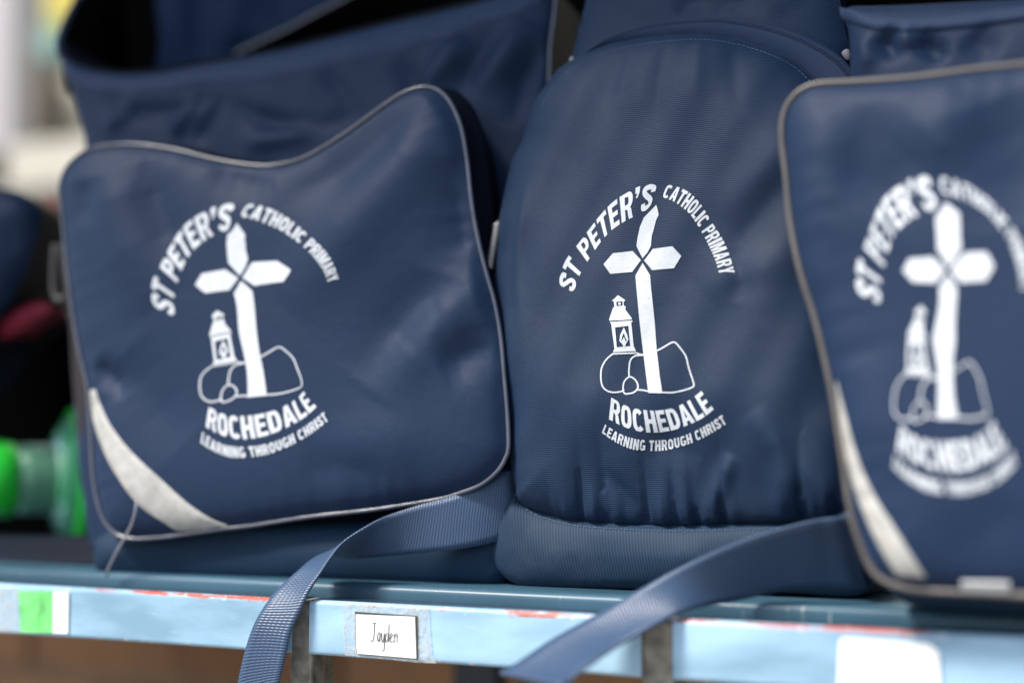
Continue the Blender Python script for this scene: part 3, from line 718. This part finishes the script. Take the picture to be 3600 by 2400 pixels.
# ------------------------------------------------------------------ left bag
lb = thing('school_bag', 'large navy school bag with its top unzipped and open, leftmost emblem', 'bag', GRP)
PX1 = yplane((1000, 2030), .045)[0]
pl = Plane((PX1[0], .045, .008), R_(5), R_(4))
lo_ = [(312, 1366), (286, 1250), (262, 1120), (240, 950), (226, 800), (217, 701), (216, 645), (240, 590), (287, 545), (344, 519), (446, 510), (542, 516), (638, 532), (765, 564), (893, 583), (964, 583), (1059, 561), (1155, 510), (1251, 446), (1346, 376), (1410, 334), (1474, 310), (1530, 314), (1572, 345), (1603, 397), (1627, 465),
       (1645, 574), (1657, 689), (1675, 804), (1698, 906), (1718, 982), (1740, 1060), (1762, 1179), (1775, 1320), (1786, 1454), (1790, 1571), (1778, 1613), (1752, 1655), (1690, 1705), (1593, 1741), (1533, 1756), (1420, 1775), (1295, 1793), (1087, 1816), (879, 1848), (803, 1856), (661, 1876), (536, 1891), (446, 1890), (394, 1862), (357, 1800), (332, 1679), (322, 1500)]
lf = [([(1650, 990), (1500, 1040), (1380, 1180), (1275, 1345)], 15, -6), ([(1710, 950), (1560, 1100), (1420, 1260), (1330, 1420)], 14, 4.5), ([(1730, 1180), (1620, 1250), (1540, 1290)], 11, -5), ([(1560, 340), (1430, 560), (1200, 850), (1000, 1080)], 18, 6), ([(1490, 350), (1340, 480), (1150, 620), (980, 700)], 14, -5.5),
      ([(1640, 540), (1620, 760), (1560, 960)], 15, -5), ([(380, 560), (430, 800), (560, 1080)], 18, 5), ([(500, 550), (560, 760), (640, 920)], 11, -4), ([(300, 620), (290, 800)], 8, -2.5), ([(320, 1290), (385, 1320), (420, 1400)], 6, -4.5), ([(1500, 1490), (1300, 1580), (1100, 1610)], 18, 3),
      ([(720, 575), (850, 640), (960, 620)], 9, -3), ([(1360, 1690), (1200, 1640), (1050, 1660)], 9, -2), ([(420, 1250), (520, 1400), (640, 1560)], 18, -3)]
lfn = lambda uv, d: .0005*np.sin(uv[:, 0]*34+uv[:, 1]*21+1)*np.sin(uv[:, 1]*30-uv[:, 0]*13)
lf = [(q, w_*1.5, a_) for q, w_, a_ in lf]
Pl = Panel(pl, lo_, .013, .060, 0., lf, lfn, fk=1.35, puck=.0007, seam=.004)
Pl.build('front_pocket', m_fine, lb, .0026)
tube('piping', resample(Pl.edge3(.0012), .004, closed=True), .0017, m_pipe, lb, closed=True)
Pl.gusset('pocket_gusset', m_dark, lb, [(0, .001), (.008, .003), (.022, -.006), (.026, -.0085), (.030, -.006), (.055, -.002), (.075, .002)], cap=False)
emblem(Pl, lb, warp_left)
strip_on(Pl, 'reflective_strip', [(316, 1376), (329, 1482), (359, 1571), (404, 1661), (482, 1768), (580, 1838), (643, 1866), (777, 1850)],
         [(335, 1368), (357, 1429), (393, 1500), (464, 1589), (571, 1688), (661, 1768), (741, 1821), (803, 1846)], m_refl, lb, off=.0016)
# main body
BW = -.074
rim = [(207, 140), (222, 186), (268, 223), (332, 245), (421, 257), (548, 252), (638, 236), (733, 218), (829, 203), (1000, 171), (1219, 117), (1410, 70), (1601, 25), (1700, 0), (1800, -30), (1930, -75)]
body = rim+[(1955, -40), (1942, 130), (1932, 280), (1925, 600), (1915, 1000), (1900, 1500), (1850, 1850), (1790, 1970), (1600, 2005), (1200, 2000), (700, 2000), (420, 1995), (330, 1940), (285, 1700), (262, 1400), (255, 1000), (280, 700), (300, 520), (281, 420), (255, 332), (233, 240), (214, 190)]
bf = [([(330, 345), (480, 390), (640, 380), (760, 330)], 7, -4), ([(360, 460), (430, 400), (470, 330)], 9, 4), ([(600, 480), (640, 420), (690, 330)], 7, 4), ([(690, 500), (730, 430), (790, 330)], 6, -4), ([(800, 345), (930, 420), (1120, 440), (1300, 380)], 8, -4),
      ([(850, 500), (1000, 480), (1180, 420)], 9, 4), ([(1120, 250), (1200, 320), (1250, 420)], 8, -3), ([(1380, 210), (1450, 290), (1440, 360)], 10, -4), ([(1640, 130), (1560, 230), (1480, 320)], 11, 5), ([(1740, 90), (1660, 220), (1600, 330)], 9, -4), ([(1860, 60), (1780, 200), (1690, 330)], 11, 5), ([(1900, 150), (1830, 300), (1800, 450)], 10, -4)]
Pbd = Panel(pl, body, .012, .045, BW, bf, lambda uv, d: .0005*np.sin(uv[:, 0]*120+uv[:, 1]*60)*np.sin(uv[:, 1]*95-uv[:, 0]*40), fk=1.7)
Pbd.build('main_body', m_fine, lb, .0034)
strip_on(Pbd, 'zip_tape', [(214, 200), (250, 292), (330, 322), (421, 332), (548, 330), (720, 300), (900, 262+30), (1155, 240), (1410, 180), (1650, 105), (1900, 20)],
         [(209, 150), (224, 196), (270, 232), (332, 252), (421, 264), (548, 259), (733, 225), (1000, 178), (1410, 78), (1601, 34), (1920, -60)], m_tape, lb, off=.0022, n=160)
dashes('stitching', Pbd.lift(Pbd.hit(catmull([(250, 262), (330, 300), (421, 310), (548, 306), (720, 277), (1000, 232), (1410, 136), (1650, 70)], 8)), .0024), pl.N, m_stitch, lb)
rimu = Pbd.hit(catmull(rim[1:], 8)); teeth('zip_teeth', Pbd.lift(rimu, .0012), pl.N, m_dark, lb)
# sides going back, opening left free: bottom and sides only
be = [(1930, -75), (1942, 130), (1932, 280), (1925, 600), (1915, 1000), (1900, 1500), (1850, 1850), (1790, 1970), (1600, 2005), (1200, 2000), (700, 2000), (420, 1995), (330, 1940), (285, 1700), (262, 1400), (255, 1000), (280, 700), (300, 520), (281, 420), (255, 332), (233, 240), (214, 190), (207, 140)]
be_uv = resample(pl.uv(catmull(be, 4), BW), .004); n = len(be_uv); V, U, F = [], [], []
deps = [0, .01, .04, .09, .16, .26]
for dpt in deps: V.append(pl.at(be_uv, BW-dpt)); U.append(np.stack([np.arange(n)*.004, np.full(n, dpt)], 1))
for k in range(len(deps)-1):
    for i in range(n-1): F.append((k*n+i, k*n+i+1, (k+1)*n+i+1, (k+1)*n+i))
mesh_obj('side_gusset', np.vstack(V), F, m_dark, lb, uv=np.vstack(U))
tube('piping', pl.px(catmull([(1965, -120), (1955, 0), (1942, 110), (1935, 170), (1932, 280), (1926, 500)], 8), BW+.001), .0020, m_pipe, lb)
# left wall of the opening: rim rises as it goes back; black lining inside
top = [((214, 190), 0), ((207, 150), .010), ((214, 118), .022), ((232, 70), .04), ((262, 10), .065), ((300, -60), .09), ((345, -130), .115), ((390, -170), .14), ((440, -190), .165)]
tp = np.array([pl.px([p], BW-d)[0] for p, d in top]); tp = catmull(tp, 6); n = len(tp)
lowz = pl.px([(260, 300)], BW)[0][2]; V, U, F = [], [], []
rows = 10
for k in range(rows+1):
    t = k/rows; q = tp.copy(); q[:, 2] = tp[:, 2]*(1-t)+lowz*t; q += pl.U*(.016*t)+pl.U*.006*np.sin(np.arange(n)*.22+t*3)[:, None]*min(1, 3*t); V.append(q); U.append(np.stack([np.arange(n)*.004, np.full(n, t*.15)], 1))
for k in range(rows):
    for i in range(n-1): F.append((k*n+i, k*n+i+1, (k+1)*n+i+1, (k+1)*n+i))
mesh_obj('lining', np.vstack(V), F, m_lining, lb, uv=np.vstack(U))
tube('rim_tape', tp+pl.N*.0005, .0042, m_tape, lb, seg=10, flat=.6)
# back of the inside and the folded lid
bk = [(340, 330), (330, 100), (290, -200), (1300, -260), (2330, -240), (2330, 300), (1500, 420), (900, 440)]
Pk = Panel(pl, bk, .006, .05, BW-.20, (), lambda uv, d: .003*np.sin(uv[:, 0]*60)*np.cos(uv[:, 1]*22), sub=1)
Pk.build('lining', m_lining, lb, .008)
ld = [(556, 330), (560, 150), (575, -140), (900, -200), (1330, -160), (1215, -6), (1110, 48), (1000, 107), (900, 153), (829, 188), (740, 330)]
Pd = Panel(pl, ld, .004, .03, BW-.10, [([(640, -80), (630, 280)], 7, 4), ([(700, -80), (690, 280)], 6, -3), ([(860, -80), (800, 190)], 16, 6), ([(990, -80), (960, 80)], 14, -4)], sub=2)
Pd.build('lid', m_lid, lb, .004); Pd.gusset('lid_edge', m_lining, lb, [(0, 0), (.003, 0)])
ze = [(829, 188), (900, 153), (1000, 107), (1110, 48), (1215, -6), (1330, -70)]
tube('lid_zip', pl.px(catmull(ze, 8), BW-.097), .0021, m_tape, lb, flat=.6)
teeth('zip_teeth', pl.px(catmull(ze, 8), BW-.096), pl.N, m_buckle, lb, .0022, (.0009, .0022, .0012))
# base, buckles, thread
lbo = [(350, 1885), (338, 1930), (336, 1975), (350, 2015), (390, 2036), (560, 2044), (900, 2050), (1300, 2060), (1690, 2070), (1775, 2040), (1795, 1960), (1780, 1880), (1700, 1840), (1000, 1830), (500, 1840)]
Pbb = Panel(pl, lbo, .014, .030, -.022, [([(560, 1960), (760, 1915), (1000, 1930)], 12, -2), ([(400, 1900), (440, 1960)], 6, 1.2)])
Pbb.build('base', m_base, lb, .004); Pbb.gusset('base_gusset', m_base, lb, [(0, 0), (.05, 0), (.12, .002), (.17, .01)])
th = [(482, 1759), (475, 1803), (462, 1845), (437, 1893), (412, 1935), (393, 1973), (380, 2000), (375, 2026)]
tube('loose_thread', np.array([pl.px([p], w)[0] for p, w in zip(th, (.018, .017, .014, .012, .009, .006, .004, .003))]), .0010, m_thread, lb, seg=6)
def bar(name, p, y, r, m, par): return tube(name, np.array([yplane([q], y)[0] for q in catmull(p, 4)]), r, m, par, seg=10)
bar('buckle', [(1749, 785), (1742, 830), (1728, 900), (1716, 985)], .088, .0026, m_buckle, lb)
bar('buckle', [(1749, 785), (1758, 795), (1756, 880), (1742, 985), (1716, 985)], .093, .0020, m_buckle, lb)
bar('buckle', [(196, 860), (190, 940), (192, 1030), (212, 1055), (232, 1040)], .10, .0030, m_buckdark, lb)
ribbon('side_strap', [sp(p, .10) for p in [(205, 860), (228, 1000), (250, 1150), (262, 1350), (290, 1600), (318, 1760)]], [sp(p, .10) for p in [(245, 850), (262, 1000), (285, 1150), (310, 1350), (335, 1600), (352, 1760)]], fabric('brown_black_web', (.035, .028, .028), .003, .002, amp=.3, rough=.5, sheen=.2), lb, thick=.003)
# trailing strap of the left bag
S = [((1830, 1600), (1835, 1870), .10, .10), ((1795, 1637), (1801, 1881), .082, .080), ((1712, 1688), (1712, 1911), .070, .066), ((1593, 1741), (1600, 1930), .058, .056), ((1474, 1774), (1470, 1944), .048, .050), ((1355, 1815), (1335, 1955), .036, .046),
     ((1275, 1858), (1225, 1962), .024, .046), ((1206, 1906), (1150, 1945), .014, .042), ((1164, 1958), (1100, 1964), .006, .026), ((1129, 2012), (1052, 2003), .001, .010), ((1087, 2077), (982, 2066), -.004, .000), ((1057, 2143), (936, 2122), -.0085, -.009), ((1021, 2226), (896, 2190), -.012, -.013),
     ((1004, 2304), (866, 2274), -.013, -.014), ((984, 2390), (838, 2393), -.013, -.014), ((966, 2480), (815, 2500), -.013, -.014)]
ribbon('trailing_strap', [sp(a, y) for a, b, y, z in S], [sp(b, z) for a, b, y, z in S], m_web, lb, camber=.0004)

# ------------------------------------------------------------------ right bag
rb = thing('school_bag', 'navy school bag in front at right with tan piping and blurred emblem', 'bag', GRP)
PX2 = yplane((3300, 2110), -.022)[0]
pr = Plane((PX2[0], -.022, .008), R_(-2), R_(4))
ro = [(2893, 1225), (2861, 1100), (2832, 1012), (2803, 903), (2778, 759), (2764, 614), (2751, 500), (2753, 419), (2775, 361), (2818, 318), (2876, 297), (2984, 291), (3201, 276), (3418, 248), (3600, 228), (3900, 190), (4200, 170), (4300, 240), (4330, 500), (4340, 1200), (4320, 1900), (4250, 2090), (4100, 2130),
      (3600, 2091), (3315, 2078), (3194, 2066), (3114, 2042), (3065, 1998), (3025, 1907), (2992, 1794), (2962, 1600), (2931, 1400)]
rf = [([(3280, 480), (3150, 620), (3050, 760)], 16, -4.0), ([(2880, 380), (2900, 600), (2960, 900)], 14, 3), ([(3050, 360), (3020, 560), (2920, 800)], 12, -2.4), ([(3480, 350), (3560, 560), (3600, 800)], 20, -4), ([(3420, 330), (3300, 480), (3300, 620)], 12, 2.5), ([(3000, 1250), (3060, 1450), (3160, 1700)], 16, 2.0), ([(3560, 1750), (3450, 1880), (3300, 1960)], 14, -2)]
rf = [(q, w_*1.4, a_) for q, w_, a_ in rf]
Pr = Panel(pr, ro, .012, .055, 0., rf, fk=1.2, puck=.0007, seam=.004, fn=lambda uv, d: .0012*np.sin(uv[:, 0]*36+2)*np.sin(uv[:, 1]*28+uv[:, 0]*12))
Pr.build('front_pocket', m_fine, rb, .0032)
tube('piping', resample(Pr.edge3(.001), .004, closed=True), .0019, m_pipe_tan, rb, closed=True)
Pr.gusset('pocket_gusset', m_dark, rb, [(0, .001), (.01, .003), (.03, .002), (.05, .004), (.06, .008)], cap=True)
emblem(Pr, rb, warp_right)
strip_on(Pr, 'reflective_strip', [(2938, 1350), (2972, 1600), (3020, 1762), (3080, 1899), (3150, 2020)],
         [(2944, 1340), (3010, 1590), (3073, 1737), (3154, 1867), (3256, 2030)], m_refl, rb, off=.0016)
strip_on(Pr, 'reflective_tab', [(3385, 2088), (3470, 2092), (3555, 2094)], [(3380, 2040), (3470, 2042), (3550, 2044)], m_tab, rb, off=.002, n=20)
rbo = [(3130, 2040), (3150, 2090), (3190, 2122), (3280, 2138), (3600, 2160), (4100, 2200), (4280, 2180), (4320, 2000), (4200, 1900), (3300, 1900)]
Prb = Panel(pr, rbo, .010, .02, -.035); Prb.build('base', m_base, rb, .006); Prb.gusset('base_gusset', m_base, rb, [(0, 0), (.05, 0), (.15, .01)])
rub = [(2985, 26), (2966, 66), (2982, 110), (2990, 217), (2990, 420), (3000, 700), (4300, 700), (4340, 0), (4300, -60), (3700, -10), (3300, 14), (3080, 22)]
Pru = Panel(pr, rub, .014, .05, -.058, [([(3090, 110), (3130, 160), (3135, 215)], 7, -5), ([(3150, 110), (3200, 170)], 7, 3), ([(3220, 130), (3280, 175), (3330, 200)], 6, -5), ([(3000, 120), (3050, 250)], 9, 3), ([(3400, 120), (3500, 200)], 10, -3)])
Pru.build('main_body', m_fine, rb, .0035); Pru.gusset('side_gusset', m_dark, rb, [(0, 0), (.02, 0), (.08, .002), (.15, .01)], cap=False)
strip_on(Pru, 'zip_tape', [(2960, 70), (3060, 105), (3200, 112), (3400, 100), (3700, 60)], [(2952, 25), (3060, 48), (3200, 62), (3400, 48), (3700, 6)], m_tape, rb, off=.0025)
bk2 = Panel(pr, [(2960, 200), (2950, -150), (4300, -200), (4300, 300)], .004, .03, -.17, sub=2); bk2.build('lining', m_lining, rb, .01)

# ------------------------------------------------------------------ far left: bag, bottle, small things
fb = thing('school_bag', 'blurred navy bag cut off by the left edge of the picture', 'bag', GRP)
pf = Plane((yplane((0, 1900), .16)[0][0], .16, .008), R_(8), R_(3))
Pf = Panel(pf, [(-500, 640), (-200, 640), (0, 660), (55, 668), (104, 690), (136, 722), (142, 775), (120, 870), (68, 1000), (0, 1105), (-120, 1260), (-300, 1340), (-500, 1340)], .03, .07, .02, [([(-100, 700), (40, 900), (0, 1050)], 18, -4)])
Pf.build('lid', m_fine, fb, .006); Pf.gusset('lid_edge', m_dark, fb, [(0, 0), (.04, .004), (.1, .01)])
Pf2 = Panel(pf, [(-500, 900), (-100, 900), (100, 930), (240, 960), (300, 1200), (330, 1600), (340, 1930), (300, 1955), (-500, 1950)], .02, .05, -.20)
Pf2.build('main_body', m_lining, fb, .01); Pf2.gusset('side_gusset', m_lining, fb, [(0, 0), (.06, .0), (.12, .01)])
ribbon('shoulder_strap', [sp(p, y) for p, y in (((-150, 1330), .15), ((0, 1215), .19), ((110, 1120), .22), ((240, 1040), .26))], [sp(p, y) for p, y in (((-150, 1540), .15), ((0, 1400), .19), ((120, 1240), .22), ((250, 1150), .26))], m_dark, fb, thick=.006)
def small(name, o, y, m, label, cat, D=.012):
    p = Plane((yplane((o[0][0], o[0][1]), y)[0][0], y, 0), 0, 0); P = Panel(p, o, D, .02, 0., sub=4, step=.004)
    ob = P.build(name, m, None, .006)
    tag(ob, label, cat); P.gusset('back_cloth', m, ob, [(0, 0), (.02, .003), (.04, .012)]); return ob
small('cloth', [(36, 1178), (0, 1190), (20, 1120), (90, 1075), (150, 1062), (172, 1090), (110, 1140)], .172, plain('crimson_cloth', (.24, .006, .03), .7), 'small crimson cloth lying between the blurred bag and its dark strap', 'cloth')
small('pouch', [(140, 860), (132, 740), (150, 700), (205, 690), (240, 720), (245, 800), (210, 850)], .30, plain('peach_cloth', (.50, .22, .15), .7), 'peach pouch showing in the gap between the leftmost bags', 'pouch')
fA = [((-400, 1890), .13), ((-100, 1884), .12), ((120, 1886), .11), ((345, 1882), .105)]; fB = [((-400, 1980), .09), ((-100, 1976), .085), ((120, 1978), .08), ((345, 1985), .08)]
ribbon('trailing_strap', [sp(*q) for q in fA], [sp(*q) for q in fB], m_dark, fb, thick=.003)  # dark strip filling the band along the shelf below the bottle
# bottle on its side
bt = thing('drink_bottle', 'green plastic drink bottle lying on its side at the left end of the shelf', 'bottle')
by = .175; c0 = yplane((-30, 1745), by)[0]; c1 = yplane((330, 1700), by)[0]; ax = c1-c0; L = np.linalg.norm(ax); ax = np.array([math.cos(R_(52)), math.sin(R_(52)), 0.])
e1 = np.cross(ax, [0, 0, 1.]); e1 /= np.linalg.norm(e1); e2 = np.cross(e1, ax)
Zs = 1.29; k_ = Zs/5000; rad = 128*k_; radB = 252*k_
def lathe(name, prof, m, par, seg=40):
    V, F = [], []
    for t, r in prof:
        for i in range(seg): an = 2*math.pi*i/seg; V.append(c0+ax*t+(e1*math.cos(an)+e2*math.sin(an))*r)
    for k in range(len(prof)-1):
        for i in range(seg): F.append((k*seg+i, k*seg+(i+1) % seg, (k+1)*seg+(i+1) % seg, (k+1)*seg+i))
    F += [tuple(range(seg))[::-1], tuple((len(prof)-1)*seg+i for i in range(seg))]
    return mesh_obj(name, V, F, m, par)
c0[2] = .008+radB; 
u = lambda x: (x+30)*k_*1.06
lathe('cap', [(u(-60), rad*.9), (u(-50), rad*1.06), (u(30), rad*1.06), (u(38), rad)], m_botrim, bt)
lathe('neck', [(u(39), rad*.97), (u(100), rad), (u(150), rad*1.0), (u(160), rad*1.02)], m_botclear, bt)
lathe('body', [(u(161), rad*1.05), (u(176), radB*.66), (u(192), radB*.80), (u(208), radB*.88), (u(218), radB*.91)], m_botgreen, bt)
lathe('base_ring', [(u(219), radB*.90), (u(222), radB*1.0), (u(232), radB*1.03), (u(290), radB*1.03), (u(305), radB*.98), (u(312), radB*.8)], m_botrim, bt)

# ------------------------------------------------------------------ things on and by the far cream wall
WY = 1.75
def sheet(name, p, col, label, cat, y=WY, t=.006):
    o = flat_px(name, p, y, t, plain(name+'_paint', col, .6, var=.12, scale=8)); return tag(o, label, cat)
po = thing('white_post', 'white post at the far left edge before the cream wall', 'post')
q = yplane([(-160, 440), (36, 440)], 1.5); zt_ = yplane([(0, -200)], 1.5)[0][2]; zb_ = -.45
V, F = box_data(q[0, 0], q[1, 0], 1.5, 1.58, zb_, zt_, bev=.01); mesh_obj('shaft', V, F, plain('white_paint', (.44, .42, .43), .5, var=.03), po, smooth=False)
V, F = box_data(q[0, 0]-.02, q[1, 0]+.02, 1.48, 1.60, zb_, zb_+.05, bev=.008); mesh_obj('foot', V, F, m_steel, po, smooth=False)
sheet('poster', [(150, -160), (290, -160), (282, 60), (225, 90), (170, 60)], (.50, .42, .06), 'yellow poster on the cream wall beside the open bag', 'poster')
sheet('poster', [(165, 70), (225, 100), (285, 70), (270, 170), (180, 180)], (.28, .36, .06), 'lime green poster below the yellow one on the cream wall', 'poster', y=WY-.003)
sheet('poster', [(105, 110), (180, 100), (205, 120), (205, 215), (120, 210)], (.16, .30, .29), 'teal poster low on the cream wall beside the lime green one', 'poster', y=WY-.010)
sheet('poster', [(-60, -170), (140, -170), (136, 120), (60, 130), (-60, 120)], (.34, .42, .46), 'pale blue poster on the cream wall above the brown satchel', 'poster', y=WY-.002)
hb = thing('satchel', 'brown satchel hanging on the cream wall beside the white post', 'bag')
ps = Plane((yplane((80, 300), 1.66)[0][0], 1.66, 0), 0, 0)
Pq = Panel(ps, [(20, 470), (15, 330), (40, 180), (80, 150), (120, 190), (140, 300), (135, 420), (110, 480), (60, 500)], .03, .05, 0, step=.01); Pq.build('pouch', plain('brown_leather', (.26, .11, .05), .6, var=.3, scale=9), hb, .012); Pq.gusset('gusset', m_steel, hb, [(0, 0), (.04, .005), (.082, .02)])
Pq2 = Panel(ps, [(75, 380), (75, 280), (110, 270), (125, 330), (110, 390)], .02, .03, .035, step=.01); Pq2.build('flap', plain('rust_leather', (.30, .08, .04), .6), hb, .012)
lgd = thing('wall_ledge', 'wide pale ledge at the foot of the cream wall', 'ledge')
zt2 = yplane([(150, 500)], 1.5)[0][2]
V, F = box_data(-2.6, .6, 1.5, 1.755, zt2-.10, zt2, bev=.006); mesh_obj('top_slab', V, F, plain('pale_concrete', (.50, .48, .41), .7, var=.05, scale=4), lgd, smooth=False)
V, F = box_data(-2.55, .55, 1.53, 1.754, -.45, zt2-.101); mesh_obj('front_face', V, F, plain('pale_concrete', (.50, .48, .41), .7, var=.05, scale=4), lgd, smooth=False)
